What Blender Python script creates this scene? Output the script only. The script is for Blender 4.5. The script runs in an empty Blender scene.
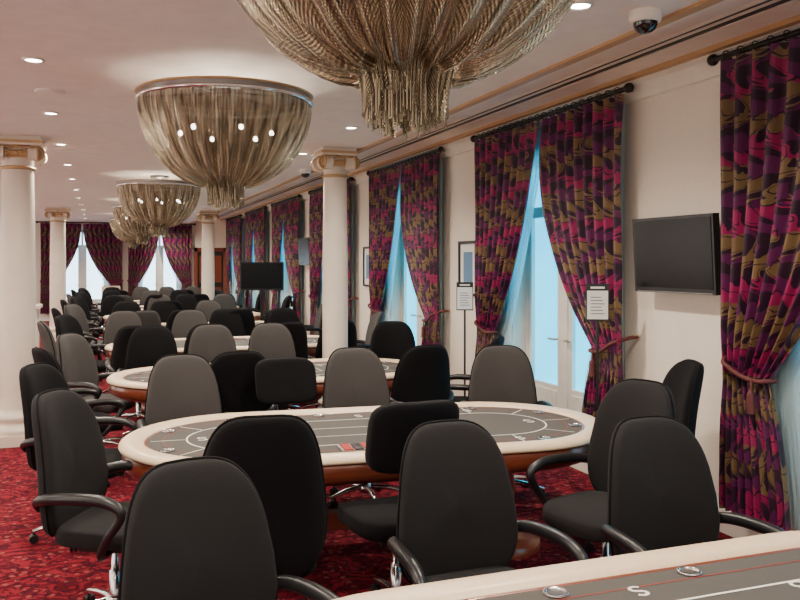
import bpy, math, random
from mathutils import Vector, Matrix
random.seed(7)
pi=math.pi
# ------------------------------------------------------------------ materials
def mat(name, col, rough=0.5, metal=0.0, bump=None, emit=None, estr=0, spec=None, sheen=0, coat=0):
    m=bpy.data.materials.new(name); m.use_nodes=True
    nt=m.node_tree; b=nt.nodes['Principled BSDF']
    b.inputs['Base Color'].default_value=(*col,1); b.inputs['Roughness'].default_value=rough
    b.inputs['Metallic'].default_value=metal
    if spec is not None: b.inputs['Specular IOR Level'].default_value=spec
    if sheen: b.inputs['Sheen Weight'].default_value=sheen
    if coat: b.inputs['Coat Weight'].default_value=coat
    if emit: 
        b.inputs['Emission Color'].default_value=(*emit,1); b.inputs['Emission Strength'].default_value=estr
    tc=nt.nodes.new('ShaderNodeTexCoord')
    n=nt.nodes.new('ShaderNodeTexNoise'); sc,st=bump if bump else (8,0.03)
    n.inputs['Scale'].default_value=sc; n.inputs['Detail'].default_value=4
    nt.links.new(tc.outputs['Object'],n.inputs['Vector'])
    bp=nt.nodes.new('ShaderNodeBump'); bp.inputs['Strength'].default_value=st; bp.inputs['Distance'].default_value=0.01
    nt.links.new(n.outputs['Fac'],bp.inputs['Height']); nt.links.new(bp.outputs['Normal'],b.inputs['Normal'])
    # gentle colour variation
    mx=nt.nodes.new('ShaderNodeMix'); mx.data_type='RGBA'
    mx.inputs[6].default_value=(*[c*0.88 for c in col],1); mx.inputs[7].default_value=(*[min(1,c*1.08) for c in col],1)
    nt.links.new(n.outputs['Fac'],mx.inputs[0]); nt.links.new(mx.outputs[2],b.inputs['Base Color'])
    return m
def M(nt,op,a,b=None,c=None):
    n=nt.nodes.new('ShaderNodeMath'); n.operation=op
    for i,v in enumerate((a,b,c)):
        if v is None: continue
        if isinstance(v,(int,float)): n.inputs[i].default_value=v
        else: nt.links.new(v,n.inputs[i])
    return n.outputs[0]
def MIX(nt,f,a,b):
    n=nt.nodes.new('ShaderNodeMix'); n.data_type='RGBA'
    for i,v in ((0,f),(6,a),(7,b)):
        if isinstance(v,tuple): n.inputs[i].default_value=(*v,1)
        elif isinstance(v,(int,float)): n.inputs[i].default_value=v
        else: nt.links.new(v,n.inputs[i])
    return n.outputs[2]

m_wall=mat('wall_paint',(0.85,0.76,0.65),0.8,bump=(60,0.05))
m_ceil=mat('ceiling_paint',(0.87,0.79,0.72),0.75)
m_trimw=mat('trim_white',(0.86,0.80,0.71),0.45)
m_gold=mat('gilt',(0.55,0.36,0.18),0.45,0.3,bump=(40,0.3))
m_goldline=mat('gilt_line',(0.52,0.32,0.16),0.5,0.2)
m_marble=mat('column_plaster',(0.76,0.66,0.55),0.35,bump=(5,0.03))
m_black=mat('black_plastic',(0.010,0.010,0.011),0.35)
m_screen=mat('tv_glass',(0.004,0.004,0.005),0.22,spec=0.2)
m_chrome=mat('chrome',(0.75,0.75,0.77),0.15,1.0)
m_steel=mat('steel_dark',(0.35,0.34,0.33),0.3,1.0)
m_grey=mat('fabric_grey',(0.014,0.013,0.0135),0.9,bump=(350,0.4),sheen=0.03,spec=0.2)
m_lgrey=mat('fabric_lightgrey',(0.055,0.050,0.048),0.9,bump=(350,0.4),sheen=0.06,spec=0.25)
m_dark=mat('fabric_black',(0.0055,0.005,0.006),0.85,bump=(350,0.4),sheen=0.02,spec=0.12)
m_tie=mat('tieback_cord',(0.13,0.03,0.03),0.7,bump=(120,0.5))
m_rail=mat('rail_leather',(0.78,0.60,0.41),0.38,bump=(50,0.05))
m_wood=mat('mahogany',(0.20,0.045,0.02),0.3,bump=(20,0.05),coat=0.3)
m_felt=mat('felt',(0.072,0.065,0.058),0.9,bump=(250,0.2))
m_line=mat('felt_print_white',(0.8,0.78,0.72),0.8)
m_redfelt=mat('felt_print_red',(0.35,0.03,0.02),0.8)
m_paper=mat('paper',(0.8,0.8,0.78),0.7)
m_print=mat('art_print_blue',(0.12,0.25,0.42),0.5,bump=(9,0.1))
m_rod=mat('rod_black',(0.02,0.016,0.014),0.4,0.4)
m_lamp=mat('lamp_lens',(1,1,1),0.4,emit=(1,0.93,0.82),estr=40)
m_bulb=mat('bulb',(1,1,1),0.4,emit=(1,0.93,0.8),estr=110)
m_vent=mat('vent_dark',(0.05,0.045,0.04),0.6)
m_beige=mat('cabinet_beige',(0.55,0.46,0.36),0.5)
m_dome=mat('smoke_dome',(0.01,0.01,0.012),0.06,coat=0.5)

def glass_mat(name,c1,c2,s):
    m=bpy.data.materials.new(name); m.use_nodes=True; nt=m.node_tree; b=nt.nodes['Principled BSDF']
    tc=nt.nodes.new('ShaderNodeTexCoord'); n=nt.nodes.new('ShaderNodeTexNoise'); n.inputs['Scale'].default_value=1.3
    nt.links.new(tc.outputs['Object'],n.inputs['Vector'])
    c=MIX(nt,n.outputs['Fac'],c1,c2)
    nt.links.new(c,b.inputs['Base Color']); nt.links.new(c,b.inputs['Emission Color'])
    b.inputs['Emission Strength'].default_value=s; b.inputs['Roughness'].default_value=0.3
    return m
m_glass=glass_mat('frosted_daylit_glass',(0.0,0.34,0.62),(0.03,0.62,0.90),3.6)
m_glassw=glass_mat('frosted_white_glass',(0.35,0.68,0.9),(0.75,0.90,1.0),5.0)
m_glassfill=glass_mat('frosted_day_glass',(0.88,0.84,0.80),(1.0,0.93,0.84),7)  # glowing panes for the added left windows, fill light for the ceiling

# carpet
m_carpet=bpy.data.materials.new('patterned_carpet'); m_carpet.use_nodes=True
nt=m_carpet.node_tree; b=nt.nodes['Principled BSDF']; b.inputs['Roughness'].default_value=0.95; b.inputs['Specular IOR Level'].default_value=0.1
tc=nt.nodes.new('ShaderNodeTexCoord')
wv=nt.nodes.new('ShaderNodeTexWave'); wv.wave_type='RINGS'; wv.inputs['Scale'].default_value=2.6; wv.inputs['Distortion'].default_value=16; wv.inputs['Detail'].default_value=2.5; wv.inputs['Detail Scale'].default_value=1.8
vo=nt.nodes.new('ShaderNodeTexVoronoi'); vo.inputs['Scale'].default_value=15
no=nt.nodes.new('ShaderNodeTexNoise'); no.inputs['Scale'].default_value=12; no.inputs['Detail'].default_value=3; no.inputs['Distortion'].default_value=2.5
for n in (wv,vo,no): nt.links.new(tc.outputs['Object'],n.inputs['Vector'])
f1=M(nt,'GREATER_THAN',wv.outputs['Fac'],0.55); f2=M(nt,'LESS_THAN',vo.outputs['Distance'],0.26); f3=M(nt,'GREATER_THAN',no.outputs['Fac'],0.54)
c=MIX(nt,f1,(0.21,0.012,0.022),(0.10,0.005,0.013)); c=MIX(nt,M(nt,'MULTIPLY',f2,0.55),c,(0.34,0.10,0.08)); c=MIX(nt,M(nt,'MULTIPLY',f3,0.8),c,(0.032,0.004,0.010))
nt.links.new(c,b.inputs['Base Color'])
# curtain
m_curt=bpy.data.materials.new('damask_curtain'); m_curt.use_nodes=True
nt=m_curt.node_tree; b=nt.nodes['Principled BSDF']; b.inputs['Roughness'].default_value=0.55; b.inputs['Sheen Weight'].default_value=0.06
uv=nt.nodes.new('ShaderNodeUVMap'); sp=nt.nodes.new('ShaderNodeSeparateXYZ'); nt.links.new(uv.outputs[0],sp.inputs[0])
U,V=sp.outputs[0],sp.outputs[1]
n=nt.nodes.new('ShaderNodeTexNoise'); n.inputs['Scale'].default_value=5; n.inputs['Distortion'].default_value=1.0; nt.links.new(uv.outputs[0],n.inputs['Vector'])
w=M(nt,'MULTIPLY',M(nt,'SUBTRACT',n.outputs['Fac'],0.5),4.0)
sv=M(nt,'SINE',M(nt,'MULTIPLY',V,2*pi/0.40))
a=M(nt,'SINE',M(nt,'ADD',M(nt,'ADD',M(nt,'MULTIPLY',U,2*pi/0.30),M(nt,'MULTIPLY',sv,1.9)),w))
bb=M(nt,'SINE',M(nt,'ADD',M(nt,'MULTIPLY',V,2*pi/0.17),M(nt,'MULTIPLY',a,2.2)))
s1=M(nt,'ADD',a,M(nt,'MULTIPLY',bb,0.9))
mask=M(nt,'GREATER_THAN',s1,-0.05)
row=M(nt,'GREATER_THAN',M(nt,'ADD',M(nt,'SINE',M(nt,'MULTIPLY',V,2*pi/0.42)),M(nt,'MULTIPLY',a,0.45)),0.0)
mask2=M(nt,'GREATER_THAN',M(nt,'SUBTRACT',M(nt,'MULTIPLY',bb,0.9),a),0.7)
edge=M(nt,'LESS_THAN',M(nt,'ABSOLUTE',M(nt,'SUBTRACT',s1,0.75)),0.12)
motif=MIX(nt,row,(0.30,0.004,0.085),(0.19,0.115,0.045))
c=MIX(nt,mask,(0.020,0.002,0.018),motif); c=MIX(nt,mask2,c,(0.10,0.003,0.07)); c=MIX(nt,edge,c,(0.020,0.002,0.014))
nt.links.new(c,b.inputs['Base Color'])
# sheer
m_sheer=bpy.data.materials.new('sheer_voile'); m_sheer.use_nodes=True
nt=m_sheer.node_tree; b=nt.nodes['Principled BSDF']; out=nt.nodes['Material Output']
b.inputs['Base Color'].default_value=(0.62,0.86,0.97,1); b.inputs['Roughness'].default_value=0.8
tl=nt.nodes.new('ShaderNodeBsdfTranslucent'); tl.inputs[0].default_value=(0.85,0.97,1,1)
ms=nt.nodes.new('ShaderNodeMixShader'); ms.inputs[0].default_value=0.7
nt.links.new(b.outputs[0],ms.inputs[1]); nt.links.new(tl.outputs[0],ms.inputs[2])
tr=nt.nodes.new('ShaderNodeBsdfTransparent'); m2=nt.nodes.new('ShaderNodeMixShader'); m2.inputs[0].default_value=0.3
nt.links.new(ms.outputs[0],m2.inputs[1]); nt.links.new(tr.outputs[0],m2.inputs[2]); nt.links.new(m2.outputs[0],out.inputs[0])
# chain mesh
m_chain=bpy.data.materials.new('metal_chain_mesh'); m_chain.use_nodes=True
nt=m_chain.node_tree; b=nt.nodes['Principled BSDF']; out=nt.nodes['Material Output']
b.inputs['Metallic'].default_value=1.0; b.inputs['Roughness'].default_value=0.25
uv=nt.nodes.new('ShaderNodeUVMap'); sp=nt.nodes.new('ShaderNodeSeparateXYZ'); nt.links.new(uv.outputs[0],sp.inputs[0])
g1=M(nt,'SINE',M(nt,'MULTIPLY',sp.outputs[0],700)); g2=M(nt,'SINE',M(nt,'MULTIPLY',sp.outputs[1],500))
gg=M(nt,'MULTIPLY',g1,g2); bp=nt.nodes.new('ShaderNodeBump'); bp.inputs['Strength'].default_value=0.8; bp.inputs['Distance'].default_value=0.004
nt.links.new(gg,bp.inputs['Height']); nt.links.new(bp.outputs[0],b.inputs['Normal'])
mp=nt.nodes.new('ShaderNodeMapping'); mp.inputs['Scale'].default_value=(90,6,1); nt.links.new(uv.outputs[0],mp.inputs[0])
nz=nt.nodes.new('ShaderNodeTexNoise'); nz.inputs['Scale'].default_value=1.0; nz.inputs['Detail'].default_value=3; nt.links.new(mp.outputs[0],nz.inputs['Vector'])
rmp=nt.nodes.new('ShaderNodeMapRange'); rmp.inputs[1].default_value=0.34; rmp.inputs[2].default_value=0.64; nt.links.new(nz.outputs['Fac'],rmp.inputs[0])
nt.links.new(MIX(nt,rmp.outputs[0],(0.075,0.057,0.038),(0.68,0.58,0.42)),b.inputs['Base Color'])
tr=nt.nodes.new('ShaderNodeBsdfTransparent'); ms=nt.nodes.new('ShaderNodeMixShader'); ms.inputs[0].default_value=0.07
nt.links.new(b.outputs[0],ms.inputs[1]); nt.links.new(tr.outputs[0],ms.inputs[2]); nt.links.new(ms.outputs[0],out.inputs[0])

# ------------------------------------------------------------------ mesh builder
class MB:
    def __init__(s): s.v=[];s.f=[];s.m=[];s.s=[];s.mats=[];s.uv={}
    def mi(s,m):
        if m not in s.mats: s.mats.append(m)
        return s.mats.index(m)
    def add(s,vs,fs,m,smooth=True,uvs=None):
        o=len(s.v); i=s.mi(m); s.v+= [tuple(x) for x in vs]
        for f in fs:
            s.f.append(tuple(o+k for k in f)); s.m.append(i); s.s.append(smooth)
        if uvs:
            for k,u in enumerate(uvs): s.uv[o+k]=u
    def box(s,a,b,m,mx=None):
        x0,y0,z0=a;x1,y1,z1=b
        vs=[Vector(p) for p in ((x0,y0,z0),(x1,y0,z0),(x1,y1,z0),(x0,y1,z0),(x0,y0,z1),(x1,y0,z1),(x1,y1,z1),(x0,y1,z1))]
        if mx: vs=[mx@p for p in vs]
        s.add(vs,[(0,3,2,1),(4,5,6,7),(0,1,5,4),(1,2,6,5),(2,3,7,6),(3,0,4,7)],m,False)
    def grid(s,P,m,cu=False,cv=False,uvs=None,smooth=True):
        n=len(P);k=len(P[0]);vs=[p for r in P for p in r];fs=[]
        for i in range(n if cu else n-1):
            for j in range(k if cv else k-1):
                i2=(i+1)%n;j2=(j+1)%k; fs.append((i*k+j,i*k+j2,i2*k+j2,i2*k+j))
        s.add(vs,fs,m,smooth,[u for r in uvs for u in r] if uvs else None)
    def lathe(s,prof,m,c=(0,0,0),n=32,smooth=True,cap=True,mx=None):
        P=[[Vector((c[0]+r*math.cos(2*pi*j/n),c[1]+r*math.sin(2*pi*j/n),c[2]+z)) for j in range(n)] for r,z in prof]
        if mx: P=[[mx@p for p in r] for r in P]
        s.grid(P,m,cv=True,smooth=smooth)
        if cap:
            s.add(P[0],[tuple(range(n))[::-1]],m,False); s.add(P[-1],[tuple(range(n))],m,False)
    def tube(s,path,r,m,n=8,smoothpath=True,sub=5):
        pts=[Vector(p) for p in path]; rs=list(r) if isinstance(r,(list,tuple)) else [r]*len(pts)
        if smoothpath and len(pts)>2:
            q=[];qr=[]
            for i in range(len(pts)-1):
                p0=pts[max(i-1,0)];p1=pts[i];p2=pts[i+1];p3=pts[min(i+2,len(pts)-1)]
                for k in range(sub):
                    t=k/sub
                    q.append(0.5*((2*p1)+(p2-p0)*t+(2*p0-5*p1+4*p2-p3)*t*t+(3*p1-p0-3*p2+p3)*t**3)); qr.append(rs[i]*(1-t)+rs[i+1]*t)
            q.append(pts[-1]);qr.append(rs[-1]);pts,rs=q,qr
        R=[];up=None
        for i,p in enumerate(pts):
            d=(pts[min(i+1,len(pts)-1)]-pts[max(i-1,0)]).normalized()
            if up is None: up=Vector((0,0,1)) if abs(d.z)<0.9 else Vector((1,0,0))
            x=d.cross(up)
            if x.length<1e-4: x=d.cross(Vector((0.3,0.9,0.2)))
            x.normalize(); y=x.cross(d).normalized(); up=y
            R.append([p+rs[i]*(math.cos(2*pi*j/n)*x+math.sin(2*pi*j/n)*y) for j in range(n)])
        s.grid(R,m,cv=True); s.add(R[0],[tuple(range(n))],m,False); s.add(R[-1],[tuple(range(n))[::-1]],m,False)
    def pad(s,c,a,b,t,m,axis='Y',e1=0.5,e2=0.4,fn=None,n1=36,n2=14):
        P=[]
        sg=lambda x,e:(1 if x>=0 else -1)*abs(x)**e
        for i in range(n2+1):
            et=-pi/2+pi*i/n2; ct=abs(math.cos(et))**e2 if 0<i<n2 else 0.0; st=sg(math.sin(et),e2)
            row=[]
            for j in range(n1):
                w=2*pi*j/n1; x=sg(math.cos(w),e1)*ct; z=sg(math.sin(w),e1)*ct
                X,Z,Y=a*x,b*z,t*st
                if fn: X,Y,Z=fn(X,Y,Z,x,z)
                p=Vector((X,Y,Z)) if axis=='Y' else Vector((X,Z,Y))
                row.append(p+Vector(c))
            P.append(row)
        s.grid(P,m,cv=True)
    def build(s,name,shade=True):
        me=bpy.data.meshes.new(name); me.from_pydata(s.v,[],s.f)
        for m in s.mats: me.materials.append(m)
        me.polygons.foreach_set('material_index',s.m); me.polygons.foreach_set('use_smooth',s.s)
        if s.uv:
            ul=me.uv_layers.new(name='UVMap')
            for l in me.loops: ul.data[l.index].uv=s.uv.get(l.vertex_index,(0,0))
        me.update(); return me
    def obj(s,name,loc=(0,0,0),rz=0,sc=(1,1,1)):
        return place(s.build(name),name,loc,rz,sc)
def place(me,name,loc=(0,0,0),rz=0,sc=(1,1,1),parent=None):
    o=bpy.data.objects.new(name,me); bpy.context.collection.objects.link(o)
    o.location=loc;o.rotation_euler=(0,0,rz);o.scale=sc
    if parent: o.parent=parent
    return o
def simplebox(name,a,b,m):
    q=MB(); c=[(a[i]+b[i])/2 for i in range(3)]
    q.box([a[i]-c[i] for i in range(3)],[b[i]-c[i] for i in range(3)],m); return q.obj(name,c)

# ------------------------------------------------------------------ room
W=3.8; FAR=26.5; XL=-4.2; YB=-3.2; HC=2.95; HS=3.10
simplebox('floor',(XL-0.2,YB-0.2,-0.1),(W+0.5,FAR+0.5,0),m_carpet)
q=MB(); q.box((XL-0.2,YB,HC),(2.68,FAR,HC+0.3),m_ceil); q.box((2.68,YB,HS),(W+0.4,FAR+0.4,HC+0.3),m_ceil); q.obj('ceiling')
# side walls with window openings
CEN=[-0.67+3.54*i for i in range(8)]; HW=0.72; WT=0.30; WZ0=0.20; WZ1=2.72
def sidewall(name,x0,x1):
    q=MB(); ys=[YB]
    for c in CEN: ys.extend([c-HW,c+HW])
    ys.append(FAR)
    for i in range(0,len(ys),2):
        if ys[i+1]>ys[i]: q.box((x0,ys[i],0),(x1,ys[i+1],3.12),m_wall)
    for c in CEN:
        q.box((x0,c-HW,WZ1),(x1,c+HW,3.12),m_wall); q.box((x0,c-HW,0),(x1,c+HW,WZ0),m_wall)
    q.obj(name)
sidewall('wall_right',W,W+WT); sidewall('wall_left',XL-WT,XL)
# far wall with two windows + doorway
FW=[(-0.5,0.72),(1.75,0.62)]; FWZ1=2.72
q=MB(); xs=[XL]
for c,h in FW: xs+=[c-h,c+h]
xs.append(W+0.3)
for i in range(0,len(xs),2): q.box((xs[i],FAR,0),(xs[i+1],FAR+0.3,3.12),m_wall)
for c,h in FW:
    q.box((c-h,FAR,FWZ1),(c+h,FAR+0.3,3.12),m_wall); q.box((c-h,FAR,0),(c+h,FAR+0.3,0.2),m_wall)
q.obj('wall_far')
def french_window(name,loc,rz,hw,z0,z1,gm):
    # local: X along opening, +Y outwards
    q=MB(); fr=0.07; d0,d1=0.12,0.20
    zt=z1-0.5
    q.box((-hw,d0,z0),(-hw+fr,d1,z1),m_trimw);q.box((hw-fr,d0,z0),(hw,d1,z1),m_trimw)
    q.box((-hw,d0,z1-fr),(hw,d1,z1),m_trimw);q.box((-hw,d0,z0),(hw,d1,z0+0.10),m_trimw)
    q.box((-hw,d0-0.01,zt-0.05),(hw,d1,zt+0.05),m_trimw)
    q.box((-0.065,d0-0.015,z0),(0.065,d1,zt),m_trimw); q.box((-0.03,d0,zt),(0.03,d1,z1),m_trimw)
    for s in (-1,1):
        cx=s*(hw/2)
        hl=hw/2-0.06
        q.box((cx-hl,d0,z0+0.1),(cx+hl,d1-0.02,z0+0.42),m_trimw)      # kick panel
        q.box((cx-hl+0.08,d0-0.012,z0+0.15),(cx+hl-0.08,d0,z0+0.37),m_trimw)
        q.box((cx-hl,d0,z0+0.42),(cx-hl+0.06,d1-0.02,zt-0.05),m_trimw)
        q.box((cx+hl-0.06,d0,z0+0.42),(cx+hl,d1-0.02,zt-0.05),m_trimw)
        q.tube([(s*0.09,d0-0.02,1.05),(s*0.09,d0-0.06,1.05),(s*0.18,d0-0.06,1.05)],0.010,m_gold,6,False)
    q.box((-hw+0.03,0.16,z0+0.05),(hw-0.03,0.17,z1-0.03),gm)
    q.box((-hw-0.07,-0.03,z0-0.05),(hw+0.07,0.14,z0),m_trimw)   # sill
    for s in (-1,1): q.box((-hw-0.05 if s<0 else hw-0.0,-0.018,z0),(-hw if s<0 else hw+0.05,0.0,z1+0.05),m_trimw)
    q.box((-hw-0.05,-0.02,z1),(hw+0.05,0.0,z1+0.06),m_trimw)
    return q.obj(name,loc,rz)
for i,c in enumerate(CEN): french_window('window_%d'%(i+1),(W,c,0),-pi/2,HW,WZ0,WZ1,m_glass)
for i,(c,h) in enumerate(FW): french_window('window_%d'%(i+9),(c,FAR,0),0,h,0.2,FWZ1,m_glassw)
for i,c in enumerate(CEN): french_window('window_%d'%(i+11),(XL,c,0),pi/2,HW,WZ0,WZ1,m_glassfill)  # out of view on the left, added as glowing fill to brighten the room
# dark doorway
q=MB(); q.box((-0.50,-0.05,0),(-0.4,0,2.2),m_wood);q.box((0.4,-0.05,0),(0.50,0,2.2),m_wood);q.box((-0.5,-0.05,2.08),(0.5,0,2.2),m_wood)
q.box((-0.4,-0.025,0),(0.0-0.004,0,2.08),m_black);q.box((0.004,-0.025,0),(0.4,0,2.08),m_black)
for s in(-1,1):
    q.box((s*0.2-0.14,-0.035,0.2),(s*0.2+0.14,-0.025,0.95),m_wood);q.box((s*0.2-0.14,-0.035,1.1),(s*0.2+0.14,-0.025,1.95),m_wood)
q.obj('door_1',(3.29,FAR-0.004,0))
# trims
def trimprof(name,pts,m):
    # extrude polygon (x,z) along Y
    q=MB(); n=len(pts); y0,y1=YB,FAR
    vs=[(x,y0,z) for x,z in pts]+[(x,y1,z) for x,z in pts]
    fs=[(i,(i+1)%n,(i+1)%n+n,i+n) for i in range(n)]+[tuple(range(n))[::-1],tuple(range(n,2*n))]
    q.add(vs,fs,m,False); return q.obj(name)
trimprof('trim_1',[(W,3.10),(W-0.16,3.10),(W-0.15,3.07),(W-0.09,3.055),(W-0.05,3.0),(W-0.03,2.965),(W,2.96)],m_trimw)
trimprof('trim_2',[(W-0.165,3.10),(W-0.22,3.10),(W-0.22,3.07),(W-0.165,3.07)],m_goldline)
trimprof('trim_3',[(2.59,HC),(2.65,HC),(2.65,HC-0.018),(2.59,HC-0.018)],m_goldline)
trimprof('trim_4',[(2.68,HC),(2.72,HC),(2.72,3.10),(2.68,3.10)],m_trimw)
trimprof('trim_5',[(2.98,3.10),(3.02,3.10),(3.02,3.085),(2.98,3.085)],m_goldline)
simplebox('trim_6',(XL,FAR-0.1,HC-0.14),(2.68,FAR,HC),m_trimw)
trimprof('baseboard_right',[(W,0),(W-0.02,0),(W-0.02,0.14),(W-0.012,0.16),(W,0.16)],m_trimw)
simplebox('baseboard_far',(XL,FAR-0.02,0),(2.7,FAR,0.15),m_trimw)
q=MB()
for x in (3.20,3.29):
    q.box((x,0.4,3.088),(x+0.03,FAR-1,3.10),m_vent)
for x in (3.19,3.255,3.335): q.box((x-0.004,0.4,3.084),(x+0.006,FAR-1,3.10),m_trimw)
q.obj('ceiling_air_vent')

# ------------------------------------------------------------------ curtains
def panel(q,s_out,s_in,off,zt,zb,ztie,m,wt=0.30,npl=9,amp=0.045,p=2.1,wb=0.42,dirn='R',full=1.7,seed=0):
    """along-axis coordinate s, off = stand-off from wall (towards room)"""
    rnd=random.Random(seed); ph=[rnd.uniform(-0.5,0.5) for _ in range(6)]
    NR,NC=70,110; P=[];UVS=[]
    wfull=s_in-s_out
    for i in range(NR+1):
        z=zt+(zb-zt)*i/NR
        if z>=ztie:
            t=(zt-z)/(zt-ztie); w=1-(1-wt)*t**p
        else:
            t=(ztie-z)/(ztie-zb); w=wt+(wb-wt)*math.sin(t*pi/2)
            t=1-t
        tight=max(0,1-abs(z-ztie)/0.28)
        row=[];ur=[]
        for j in range(NC+1):
            s=j/NC
            sn=s+0.012*math.sin(7*s+ph[0]+z*1.3)
            a=amp*(0.75+0.25*math.sin(5*s+ph[1]))*(1-0.5*tight)
            y=s_out+wfull*w*sn
            x=off+a*math.sin(2*pi*npl*sn+ph[2]+0.6*math.sin(3*z+ph[3]))+0.012*math.sin(4*pi*npl*sn+z*2)
            x+=0.05*math.sin(pi*min(1,max(0,t)))*s if z>=ztie else 0
            row.append(LM(dirn,y,x,z)); ur.append((s*abs(wfull)*full+ph[4]*3,z))
        P.append(row);UVS.append(ur)
    q.grid(P,m,uvs=UVS)
def LM(d,s,off,z):
    if d=='R': return Vector((-off,s,z))
    return Vector((s,-off,z))
def curtains(name,loc,half,d,zt=3.0,zb=0.22,ztie=1.06,seed=0,sheer=True):
    q=MB()
    for sgn in (-1,1):
        panel(q,sgn*half,sgn*0.01,0.15,zt,zb,ztie,m_curt,dirn=d,seed=seed*2+sgn,amp=0.042)
        # tie back band
        so=sgn*(half+0.01); si=sgn*(half-half*0.30)
        pts=[LM(d,so,0.02,ztie+0.13)]
        for k in range(11):
            t=k/10; s=so+(si-so)*t
            pts.append(LM(d,s,0.10+0.115*min(1,6*t)-0.03*t,ztie+0.12-0.13*math.sin(pi*t*0.6)))
        pts.append(LM(d,si-sgn*0.02,0.12,ztie+0.0))
        q.tube(pts,0.014,m_tie,8,True,3)
        tx=so+(si-so)*0.8
        q.tube([LM(d,tx,0.205,ztie-0.0),LM(d,tx,0.212,ztie-0.07),LM(d,tx,0.212,ztie-0.09),LM(d,tx,0.21,ztie-0.2)],[0.008,0.010,0.022,0.028],m_tie,8)
        q.tube([LM(d,so,0.01,ztie+0.13),LM(d,so,0.06,ztie+0.13)],0.014,m_gold,8,False)
        if sheer: panel(q,sgn*half*0.92,sgn*0.01,0.055,zt-0.05,zb,ztie,m_sheer,wt=0.38,wb=0.52,p=1.6,npl=14,amp=0.016,dirn=d,seed=seed+9)
    # rod
    q.tube([LM(d,-half-0.06,0.15,zt+0.03),LM(d,half+0.06,0.15,zt+0.03)],0.018,m_rod,10,False)
    for s in(-1,1):
        e=s*(half+0.09); q.pad(LM(d,e,0.15,zt+0.03),0.038,0.038,0.038,m_rod,e1=1,e2=1,n1=12,n2=8)
        q.tube([LM(d,s*(half+0.02),0.0,zt+0.03),LM(d,s*(half+0.02),0.15,zt+0.03)],0.012,m_rod,8,False)
    k=-half+0.05
    while k<half:
        q.tube([LM(d,k,0.15+0.03*math.cos(a),zt+0.03+0.03*math.sin(a)) for a in [2*pi*t/10 for t in range(11)]],0.004,m_rod,5,False); k+=0.12
    return q.obj(name,loc)
for i,c in enumerate(CEN): curtains('window_curtains',(W,c,0),1.24,'R',seed=i)
curtains('window_curtains',(-0.5,FAR,0),1.15,'F',zt=2.9,seed=20)
curtains('window_curtains',(1.75,FAR,0),0.95,'F',zt=2.9,seed=23)

# ------------------------------------------------------------------ columns
def column(loc,r):
    q=MB()
    q.box((-r*1.55,-r*1.55,0),(r*1.55,r*1.55,0.10),m_marble)
    q.lathe([(r*1.5,0.10),(r*1.52,0.13),(r*1.5,0.17),(r*1.3,0.175),(r*1.2,0.20),(r*1.22,0.225),(r*1.33,0.24),(r*1.34,0.27),(r*1.25,0.29),(r*1.08,0.30),(r*1.02,0.34),(r,0.45)],m_marble,n=40)
    zc=2.67
    q.lathe([(r,0.45),(r,1.0),(r*0.985,1.8),(r*0.93,2.4),(r*0.90,zc+0.02),(r*0.95,zc+0.12),(r*1.05,zc+0.2)],m_marble,n=40,cap=False)
    q.lathe([(r*0.9,zc-0.03),(r*1.0,zc-0.025),(r*1.03,zc-0.012),(r*1.0,zc),(r*0.9,zc+0.005)],m_gold,n=36,cap=False)
    q.lathe([(r*0.95,zc+0.085),(r*1.12,zc+0.10),(r*1.2,zc+0.125),(r*1.12,zc+0.15),(r*0.95,zc+0.155)],m_gold,n=36,cap=False)
    for k in range(24):   # egg and dart
        a=2*pi*k/24; q.pad((r*1.17*math.cos(a),r*1.17*math.sin(a),zc+0.122),0.014,0.024,0.014,m_gold,e1=1,e2=1,n1=8,n2=6)
    R0=0.072; off=r*1.16
    for k in range(4):    # four ionic faces, two volutes each
        mx=Matrix.Rotation(k*pi/2,4,'Z')
        for s in (-1,1):
            cx=s*r*1.12; cz=zc+0.115
            pts=[]
            for t in range(34):
                th=pi/2-s*(t/33*4.4*pi); rr=R0*(1-t/33*0.85)
                pts.append(mx@Vector((cx+rr*math.cos(th),-off-0.004-0.014*t/33,cz+rr*math.sin(th))))
            q.tube(pts,[0.0125-0.005*t/33 for t in range(34)],m_gold,6,False)
            # scroll body
            m2=mx@Matrix.Translation((cx,-off+0.03,cz))@Matrix.Rotation(pi/2,4,'X')
            q.lathe([(R0*0.96,-0.05),(R0*0.80,-0.01),(R0*0.96,0.03)],m_marble,n=24,mx=m2)
            q.pad(mx@Vector((cx,-off-0.02,cz)),0.014,0.014,0.012,m_gold,e1=1,e2=1,n1=10,n2=6)
        # channel joining volutes
        pts=[mx@Vector((x*r*1.12,-off,zc+0.187-0.012*(1-x*x))) for x in (-1,-0.5,0,0.5,1)]
        q.tube(pts,0.012,m_gold,6)
        pts=[mx@Vector((x*r*0.75,-off+0.005,zc+0.150-0.016*(1-x*x))) for x in (-1,-0.5,0,0.5,1)]
        q.tube(pts,0.009,m_gold,6)
        q.pad(mx@Vector((0,-off-0.01,zc+0.205)),0.03,0.032,0.02,m_gold,e1=1,e2=1,n1=12,n2=6)
    q.box((-r*1.45,-r*1.45,zc+0.195),(r*1.45,r*1.45,zc+0.215),m_marble)
    q.box((-r*1.52,-r*1.52,zc+0.215),(r*1.52,r*1.52,zc+0.24),m_gold)
    q.box((-r*1.35,-r*1.35,zc+0.24),(r*1.35,r*1.35,HC),m_marble)
    q.obj('ionic_column',loc)
column((-0.75,8.77,0),0.16); column((2.35,8.43,0),0.135); column((-0.88,19.8,0),0.17); column((2.38,19.6,0),0.15)

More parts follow.
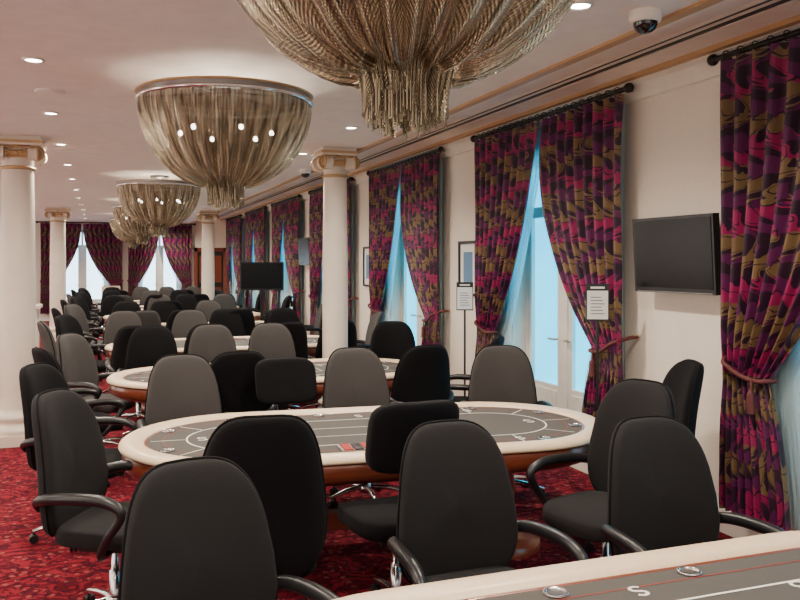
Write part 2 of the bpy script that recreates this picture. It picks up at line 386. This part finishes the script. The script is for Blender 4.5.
# ------------------------------------------------------------------ chandeliers
def chandelier_mesh():
    q=MB(); rnd=random.Random(3)
    prof=[(0.545,2.80),(0.54,2.74),(0.525,2.68),(0.50,2.60),(0.465,2.52),(0.425,2.45),(0.375,2.38),(0.32,2.325),(0.26,2.285),(0.20,2.262),(0.14,2.255)]
    N=30; pr=[]
    for i in range(N+1):
        t=i/N*(len(prof)-1); k=min(int(t),len(prof)-2); f=t-k
        pr.append((prof[k][0]*(1-f)+prof[k+1][0]*f,prof[k][1]*(1-f)+prof[k+1][1]*f))
    NA=560; P=[];UVS=[]
    for i,(r,z) in enumerate(pr):
        t=i/N; row=[];ur=[]
        for j in range(NA):
            a=2*pi*j/NA
            f0=math.sin(30*a+2.6*math.sin(3*a)+0.8*math.sin(7*a)+0.8*t*math.sin(5*a))
            fold=(1-2*(1-abs(math.sin(0.5*(30*a)+1.6*math.sin(3*a)+0.6*t*math.sin(5*a))))**1.3)
            fold2=math.sin(13*a+1.5*math.sin(5*a+1))
            am=0.016+0.040*math.sin(pi*min(1,t*1.15))
            rr=r+am*fold*0.62*(1-0.45*t)+am*0.45*fold2*t+0.006*f0
            zz=z+0.016*fold2*t*t
            row.append(Vector((rr*math.cos(a),rr*math.sin(a),zz-2.95))); ur.append((a*0.5,z*1.0))
        P.append(row);UVS.append(ur)
    for r in P: r.append(r[0].copy())
    for u in UVS: u.append((pi,u[0][1]))
    q.grid(P,m_chain,uvs=UVS)
    # central tassel fringe : gathered hanging cloth of chain
    for (r0,L0,ph) in ((0.100,2.165,0.0),(0.066,2.145,1.0)):
        NA=200; P=[];UV=[]
        for i in range(9):
            t=i/8; row=[];ur=[]
            for j in range(NA+1):
                a=2*pi*j/NA
                Lb=L0+0.030*math.sin(2*a+ph)+0.020*math.sin(9*a)+0.010*math.sin(23*a+1)
                z=2.30+(Lb-2.30)*t
                rr=(r0+0.03*(1-t)**2+0.016*math.sin(16*a+ph+0.8*math.sin(3*a))*(0.4+0.6*t)+0.006*math.sin(37*a))
                row.append(Vector((rr*math.cos(a),rr*math.sin(a),z-2.95))); ur.append((a*0.4,z))
            P.append(row);UV.append(ur)
        q.grid(P,m_chain,uvs=UV)
        for k in range(70):
            a=2*pi*k/70; rr=r0+0.012*math.sin(16*a+ph); z1=L0+0.02*math.sin(9*a)+0.01
            Lb=z1-0.02-0.03*rnd.random()
            q.tube([(rr*math.cos(a),rr*math.sin(a),z1+0.04-2.95),(rr*math.cos(a),rr*math.sin(a),Lb-2.95)],0.0028,m_chain,4,False)
    # rings
    for z,r,h in ((2.80,0.56,0.022),(2.845,0.562,0.012)):
        q.lathe([(r-0.02,z-h/2-2.95),(r+0.006,z-h/2-2.95),(r+0.012,z-2.95),(r+0.006,z+h/2-2.95),(r-0.02,z+h/2-2.95),(r-0.02,z-h/2-2.95)],m_chrome if z<2.81 else m_gold,n=72,cap=False)
    q.lathe([(0.55,2.80-2.95),(0.552,2.85-2.95)],m_steel,n=72,cap=False)
    for k in range(6):
        a=pi/3*k; q.tube([(0,0,2.86-2.95),(0.55*math.cos(a),0.55*math.sin(a),2.845-2.95)],0.008,m_steel,6,False)
        q.tube([(0.30*math.cos(a),0.30*math.sin(a),2.85-2.95),(0.30*math.cos(a),0.30*math.sin(a),2.62-2.95)],0.006,m_steel,6,False)
        q.pad((0.30*math.cos(a),0.30*math.sin(a),2.60-2.95),0.015,0.018,0.015,m_bulb,e1=1,e2=1,n1=12,n2=8)
    q.lathe([(0.03,-0.10),(0.03,-0.04),(0.12,-0.03),(0.13,0.0)],m_steel,n=24)
    return q.build('chandelier_mesh')
cm=chandelier_mesh()
def pointlight(name,loc,e,col=(1,0.88,0.74),r=0.05,parent=None):
    l=bpy.data.lights.new(name,'POINT'); l.energy=e; l.color=col; l.shadow_soft_size=r
    o=bpy.data.objects.new(name,l); bpy.context.collection.objects.link(o); o.location=loc
    if parent: o.parent=parent
    return o
for i,y in enumerate((2.09,5.47,11.9,16.7,21.7)):
    o=place(cm,'chandelier',(0.78,y,HC-0.001),rz=i*0.7)
    pointlight('chandelier_glow',(0,0,-0.32),16,parent=o,r=0.12)

# ------------------------------------------------------------------ downlights
q=MB(); q.lathe([(0.062,0),(0.066,-0.006),(0.05,-0.012),(0.045,-0.004)],m_trimw,n=24,cap=False); q.lathe([(0.001,-0.006),(0.046,-0.006)],m_lamp,n=24,cap=False)
dlm=q.build('downlight')
def downlight(x,y,e):
    o=place(dlm,'ceiling_downlight',(x,y,HC))
    l=bpy.data.lights.new('spot','SPOT'); l.energy=e; l.color=(1,0.885,0.74); l.spot_size=math.radians(160); l.spot_blend=0.9; l.shadow_soft_size=0.05
    s=bpy.data.objects.new('lamp',l); bpy.context.collection.objects.link(s); s.location=(0,0,-0.03); s.parent=o
for k in range(-3,11):
    for x in (-0.37,2.1,-2.7):
        y=5.3+1.85*k+(1.7 if x>0 else 0)
        if YB+0.5<y<FAR-0.5 : downlight(x,y,190 if x>-1 else 120)
q=MB(); q.lathe([(0.10,0),(0.10,-0.008),(0.085,-0.012),(0.001,-0.012)],m_ceil,n=32); sm=q.build('ceiling_speaker')
for x,y in ((-0.33,6.25),(-0.35,9.4),(1.5,3.7)): place(sm,'ceiling_speaker',(x,y,HC))
# cctv dome
q=MB(); q.lathe([(0.075,0),(0.078,-0.03),(0.072,-0.05),(0.06,-0.055)],m_trimw,n=32); q.lathe([(0.058,-0.05),(0.056,-0.07),(0.045,-0.09),(0.025,-0.104),(0.002,-0.108)],m_dome,n=32)
cc=q.build('cctv'); place(cc,'cctv_dome_camera',(2.45,3.28,HC-0.001)); place(cc,'cctv_dome_camera',(2.5,10.4,HC-0.001))

# ------------------------------------------------------------------ poker tables
def stad(a,R,n=24):
    pts=[]
    for k in range(n+1):
        t=-pi/2+pi*k/n; pts.append((a+R*math.cos(t),R*math.sin(t)))
    for k in range(1,6): pts.append((a-2*a*k/6,R))
    for k in range(n+1):
        t=pi/2+pi*k/n; pts.append((-a+R*math.cos(t),R*math.sin(t)))
    for k in range(1,6): pts.append((-a+2*a*k/6,-R))
    return pts
TL,TW=2.9,1.42; TR=TW/2; TA=(TL-TW)/2
def table_mesh():
    q=MB()
    def sweep(prof,m,smooth=True,capend=False):
        P=[[Vector((x,y,z)) for x,y in stad(TA,TR-o)] for o,z in prof]
        q.grid(P,m,cv=True,smooth=smooth)
        if capend: q.add(P[-1],[tuple(range(len(P[-1])))],m,False)
    sweep([(0.03,0.722),(0.005,0.727),(0.0,0.737),(0.006,0.753),(0.025,0.765),(0.06,0.769),(0.10,0.767),(0.125,0.760),(0.135,0.748)],m_rail)
    sweep([(0.135,0.748),(0.145,0.75),(0.15,0.747)],m_wood)
    sweep([(0.15,0.747),(0.30,0.747)],m_felt,False,True)
    sweep([(0.03,0.722),(0.018,0.715),(0.02,0.64),(0.05,0.62),(0.09,0.60),(0.30,0.60)],m_wood,True,True)
    # printed lines (thin raised ink)
    def ln(o,w,m=m_line):
        P=[[Vector((x,y,0.7485)) for x,y in stad(TA,TR-oo)] for oo in (o,o+w)]; q.grid(P,m,cv=True,smooth=False)
    ln(0.36,0.010)
    ln(0.235,0.004,m_redfelt)
    def seg(p0,p1,w=0.008,m=m_line,z=0.7487):
        p0=Vector((*p0,z));p1=Vector((*p1,z));d=(p1-p0).normalized();nn=Vector((-d.y,d.x,0))*w/2
        q.add([p0-nn,p1-nn,p1+nn,p0+nn],[(0,1,2,3)],m,False)
    # seat divisions outside the racing line
    out=stad(TA,TR-0.17); inn=stad(TA,TR-0.355); N=len(out)
    for k in range(0,N,6): seg(inn[k],out[k],0.007)
    # community box
    for a,b2 in (((-0.42,-0.12),(0.42,-0.12)),((0.42,-0.12),(0.42,0.1)),((0.42,0.1),(-0.42,0.1)),((-0.42,0.1),(-0.42,-0.12))): seg(a,b2,0.007)
    # suit / logo marks : S-shapes made of curved strokes
    def smark(cx,cy,s,rot):
        pts=[]
        for k in range(9): 
            t=pi*0.15+k/8*pi*1.25; pts.append((s*math.cos(t)*0.6,s*0.5+s*0.5*math.sin(t)))
        for k in range(1,9):
            t=pi*0.40-k/8*pi*1.25; pts.append((s*math.cos(t)*0.6,-s*0.5+s*0.5*math.sin(t)))
        c,sn=math.cos(rot),math.sin(rot)
        pts=[(cx+x*c-y*sn,cy+x*sn+y*c) for x,y in pts]
        for a,b3 in zip(pts,pts[1:]): seg(a,b3,0.012)
    for x in (-1.0,-0.5,0.5,1.0): smark(x,0.30 if abs(x)<0.9 else 0.0,0.04,0)
    for x in (-0.75,0,0.75): smark(x,0.445,0.032,0)
    for x in (-0.75,0.75): smark(x,-0.445,0.032,pi)
    # chip tray (dealer)
    q.box((-0.30,-TR+0.17,0.7475),(0.30,-TR+0.34,0.756),m_steel)
    for k in range(10): q.box((-0.28+0.056*k,-TR+0.185,0.756),(-0.28+0.056*k+0.045,-TR+0.325,0.760),m_black if k%2 else m_redfelt)
    # cup holders in the playing edge
    cup=stad(TA,TR-0.195); idx=[2,9,16,23,26,28,31,38,46,53]
    for k in idx:
        x,y=cup[k%len(cup)]
        q.lathe([(0.028,0.748),(0.038,0.748),(0.039,0.754),(0.033,0.756),(0.030,0.752),(0.028,0.749)],m_chrome,(x,y,0),n=20,cap=False)
        q.lathe([(0.001,0.7495),(0.029,0.7495)],m_steel,(x,y,0),n=20,cap=False)
    # pedestals
    for s in (-1,1):
        q.lathe([(0.30,0.0),(0.30,0.05),(0.26,0.07),(0.17,0.10),(0.13,0.20),(0.15,0.35),(0.13,0.48),(0.22,0.58),(0.30,0.60)],m_wood,(s*0.75,0,0),n=32)
    q.box((-0.68,-0.04,0.18),(0.68,0.04,0.28),m_wood)
    return q.build('poker_table_mesh')
tm=table_mesh()
TABS=[(1.54,1.65,0),(1.54,4.66,math.radians(-5))]+[(1.5,7.45+2.8*i,0) for i in range(6)]
for i,(x,y,r) in enumerate(TABS): place(tm,'poker_table',(x,y,0),r+(pi if i>1 and i%2==1 else 0))

# ------------------------------------------------------------------ chairs
def chair_mesh(fab,low=False,arms=True):
    q=MB()
    def sf(X,Y,Z,x,z): 
        return X*(1+0.04*z), Y+0.012*abs(x)**2-0.02*max(0,z)**3, Z
    q.pad((0,0.02,0.47),0.25,0.25,0.055,fab,axis='Z',e1=0.5,e2=0.45,fn=sf)
    q.box((-0.12,-0.12,0.385),(0.12,0.12,0.425),m_black)
    if not low:
        def bf(X,Y,Z,x,z):
            X*= (1.04-0.17*max(0,z+0.35)**1.3-0.10*max(0,-z-0.3)**2)
            Y+= 0.05*abs(x)**2 -0.10*(z+1)*0.5 -0.035*z*z+0.02
            return X,Y,Z
        q.pad((0,-0.235,0.785),0.255,0.33,0.052,fab,e1=0.50,e2=0.45,fn=bf,n1=48,n2=16)
        # piping seam
        P=[]
        for k in range(49):
            w=2*pi*k/48; sg=lambda v,e:(1 if v>=0 else -1)*abs(v)**e
            x=sg(math.cos(w),0.50);z=sg(math.sin(w),0.50); X,Y,Z=bf(0.257*x,0.0,0.332*z,x,z); P.append((X,Y-0.235,Z+0.785))
        q.tube(P,0.006,m_dark,5,False)
        q.tube([(0,-0.08,0.41),(0,-0.24,0.41),(0,-0.30,0.50),(0,-0.30,0.62)],[0.02,0.022,0.022,0.02],m_black,8)
    else:
        def bf(X,Y,Z,x,z): return X,Y+0.05*abs(x)**2-0.05*z,Z
        q.pad((0,-0.25,0.90),0.225,0.165,0.045,fab,e1=0.42,e2=0.4,fn=bf,n1=40)
        q.box((-0.035,-0.31,0.45),(0.035,-0.285,0.90),m_black)
        q.tube([(0,-0.08,0.41),(0,-0.25,0.41),(0,-0.30,0.48)],0.022,m_black,8)
    if arms:
        for s in(-1,1):
            q.tube([(s*0.12,0.06,0.41),(s*0.27,0.07,0.42),(s*0.325,0.13,0.52),(s*0.33,0.20,0.635),(s*0.325,0.12,0.685),(s*0.315,-0.03,0.69),(s*0.29,-0.18,0.675),(s*0.235,-0.265,0.64),(s*0.20,-0.27,0.60)],
                   [0.016,0.018,0.02,0.022,0.026,0.028,0.026,0.02,0.016],m_black,10)
    # gas lift
    q.lathe([(0.028,0.10),(0.028,0.26),(0.018,0.265),(0.018,0.39)],m_chrome,n=16)
    q.lathe([(0.045,0.075),(0.05,0.09),(0.045,0.135),(0.03,0.145)],m_chrome,n=16)
    for k in range(5):
        a=2*pi*k/5+0.3; c,s=math.cos(a),math.sin(a)
        q.tube([(0.03*c,0.03*s,0.115),(0.16*c,0.16*s,0.105),(0.295*c,0.295*s,0.075)],[0.022,0.018,0.013],m_chrome,8)
        q.tube([(0.29*c,0.29*s,0.08),(0.29*c,0.29*s,0.055)],0.008,m_black,6,False)
        for o in(-0.014,0.014):
            mx=Matrix.Translation((0.29*c-s*o,0.29*s+c*o,0.028))@Matrix.Rotation(a,4,'Z')@Matrix.Rotation(pi/2,4,'X')
            q.lathe([(0.026,-0.008),(0.028,0),(0.026,0.008)],m_black,n=16,mx=mx)
    return q.build('office_chair_mesh')
CM={'g':chair_mesh(m_grey),'b':chair_mesh(m_dark),'l':chair_mesh(m_lgrey),'lb':chair_mesh(m_dark,True,False),'n':chair_mesh(m_dark,False,False)}
BAD=[(2.69,14.45)]
def chair(x,y,dx,dy,k='g',sz=0.975):
    if any((x-a)**2+(y-b)**2<0.62**2 for a,b in BAD): return
    rz=math.atan2(dy,dx)-pi/2
    nm='low_back_office_chair' if k=='lb' else 'office_chair'
    place(CM[k],nm,(x,y,0),rz,(1,1,sz))
# around nearest table
chair(0.36,2.53,0.25,-1,'g',0.965); chair(1.37,2.84,0.02,-1,'g',0.965); chair(2.24,2.68,-0.05,-1,'g',0.955)
chair(-0.19,1.64,0.5,-0.6,'g',0.94)
# table 2 near side / ends
chair(0.64,3.52,0.12,1,'n',1.03); chair(1.37,3.80,-0.05,1,'lb',1.04)
chair(0.07,4.20,0.92,-0.50,'g',1.0); chair(2.41,3.55,-0.93,-0.30,'g',1.0); chair(3.05,4.16,-0.85,0.3,'b',1.03)
chair(-0.10,5.62,0.9,-0.45,'b')
# table 2 far side
chair(0.57,5.68,0.1,-1,'l'); chair(1.29,5.72,0.05,-1,'lb'); chair(1.82,5.72,0,-1,'l'); chair(2.85,5.50,-0.4,-1,'l')
# table 3
chair(0.97,6.42,0,1,'b'); chair(2.42,6.38,-0.1,1,'b'); chair(3.05,6.72,-0.9,0.5,'b'); chair(-0.12,7.0,1,0.3,'b'); chair(0.0,7.98,0.8,-0.5,'l')
chair(0.50,8.50,0,-1,'b'); chair(1.10,8.48,0,-1,'l'); chair(1.72,8.46,0,-1,'l'); chair(2.95,8.25,-0.3,-1,'b')
# further tables
for i in range(1,6):
    ty=7.45+2.8*i; R=random.Random(i)
    for x in (0.45,1.15,1.85,2.5):
        chair(x+R.uniform(-.08,.08),ty-TR-0.33+R.uniform(-.05,.03),R.uniform(-.2,.2),1,R.choice('lbb'))
    for x in (0.35,1.05,1.75,2.45):
        if abs(ty+TR+0.33-19.6)<0.5 and x>2: continue
        chair(x+R.uniform(-.08,.08),ty+TR+0.33+R.uniform(-.03,.05),R.uniform(-.2,.2),-1,R.choice('lbl'))
    chair(-0.28,ty-0.25,1,0.1,R.choice('lb')); chair(-0.15,ty+0.62,0.8,-0.5,R.choice('lb'))
    chair(3.17,ty+0.1,-1,0.1,R.choice('lb'))

# ------------------------------------------------------------------ wall TV etc.
def tv(name,loc,rz,w,h,tilt=0):
    q=MB(); mx=Matrix.Rotation(tilt,4,'X')
    q.box((-w/2,-0.03,-h/2),(w/2,0.02,h/2),m_black,mx); q.box((-w/2+0.02,-0.034,-h/2+0.035),(w/2-0.02,-0.03,h/2-0.02),m_screen,mx)
    q.box((-w/2+0.03,-0.033,-h/2+0.004),(w/2-0.03,-0.03,-h/2+0.01),m_steel,mx)
    q.box((-w/4,0.02,-h/4),(w/4,0.05,h/4),m_black,mx)
    q.box((-0.04,0.03,-0.05),(0.04,0.14,0.05),m_black); q.box((-0.12,0.125,-0.12),(0.12,0.14,0.12),m_black)
    return q.obj(name,loc,rz)
tv('wall_mounted_television',(W-0.14,4.58,1.80),-pi/2,0.83,0.52,0.05)
tv('wall_mounted_television',(W-0.14,15.25,1.95),-pi/2,0.9,0.52,0.05)
q=MB(); q.box((-0.38,-0.03,1.25),(0.38,0.03,1.75),m_black);q.box((-0.36,-0.034,1.28),(0.36,-0.03,1.73),m_screen)
q.box((-0.03,0.0,0.1),(0.03,0.05,1.27),m_black);q.box((-0.32,-0.22,0.03),(0.32,0.22,0.08),m_black);q.box((-0.3,-0.18,0.6),(0.3,0.18,0.63),m_black)
for sx in(-.28,.28):
    for sy in(-.18,.18): q.lathe([(0.025,0),(0.03,0.015),(0.025,0.03)],m_black,(sx,sy,0),n=12)
q.obj('television_on_stand',(2.69,14.45,0),-0.15)
def picture(y,z0,z1,w):
    q=MB(); h=(z1-z0); f=0.03
    q.box((-w/2,-0.03,0),(-w/2+f,0,h),m_black);q.box((w/2-f,-0.03,0),(w/2,0,h),m_black);q.box((-w/2,-0.03,0),(w/2,0,f),m_black);q.box((-w/2,-0.03,h-f),(w/2,0,h),m_black)
    q.box((-w/2+f,-0.012,f),(w/2-f,0,h-f),m_paper); q.box((-w/4,-0.015,h*0.2),(w/4,-0.012,h*0.8),m_print)
    q.obj('framed_picture',(W,y,z0),-pi/2)
picture(8.18,1.38,1.98,0.46); picture(11.72,1.38,1.98,0.46); picture(18.8,1.38,1.98,0.46)
def signstand(x,y,z0,z1,rz):
    q=MB(); q.lathe([(0.14,0),(0.14,0.012),(0.03,0.02),(0.012,0.04)],m_black,n=24); q.tube([(0,0,0.02),(0,0,z0+0.02)],0.010,m_black,8,False)
    h=z1-z0; w=0.165
    q.box((-w/2,-0.01,z0),(w/2,0.01,z1),m_black); q.box((-w/2+0.008,-0.013,z0+0.012),(w/2-0.008,-0.01,z1-0.05),m_paper)
    for k in range(6): q.box((-0.05,-0.0145,z0+0.05+k*0.024),(0.05-0.012*(k%3),-0.013,z0+0.055+k*0.024),m_vent)
    q.box((-0.05,-0.013,z1-0.035),(0.05,-0.01,z1-0.02),m_paper)
    q.obj('sign_stand',(x,y,0),rz)
signstand(3.42,5.14,1.32,1.59,-0.5); signstand(3.40,7.42,1.27,1.55,-0.4)
# service counter and cabinet behind left columns
q=MB(); q.box((-0.8,-0.3,0),(0.8,0.3,1.0),m_trimw); q.box((-0.85,-0.35,1.0),(0.85,0.35,1.05),m_marble)
for k in range(3): q.box((-0.75+k*0.52,-0.315,0.12),(-0.75+k*0.52+0.46,-0.3,0.9),m_beige)
q.box((-0.1,-0.2,1.05),(0.3,0.0,1.08),m_black);q.box((-0.1,-0.12,1.08),(0.3,-0.09,1.36),m_black)
q.box((0.45,-0.15,1.05),(0.65,0.1,1.22),m_black)
q.obj('service_counter',(-1.75,14.6,0))
q=MB(); q.box((-0.25,-0.25,0.0),(0.25,0.25,1.05),m_beige)
for k in range(4): q.box((-0.22,-0.265,0.05+k*0.25),(0.22,-0.25,0.27+k*0.25),m_beige); q.box((-0.05,-0.28,0.17+k*0.25),(0.05,-0.265,0.19+k*0.25),m_chrome)
q.obj('drawer_cabinet',(0.3,25.2,0))

# ------------------------------------------------------------------ world + camera
w=bpy.data.worlds.new('world'); bpy.context.scene.world=w; w.use_nodes=True
nt=w.node_tree; bg=nt.nodes['Background']; bg.inputs[0].default_value=(1.0,0.93,0.84,1); bg.inputs[1].default_value=1.4
cam=bpy.data.cameras.new('camera'); co=bpy.data.objects.new('camera',cam); bpy.context.collection.objects.link(co)
co.location=(0,0,1.75); co.rotation_euler=(pi/2,0,-math.radians(20.1)); cam.sensor_width=36; cam.lens=36.9; cam.shift_y=-0.0475
cam.clip_start=0.05
bpy.context.scene.camera=co
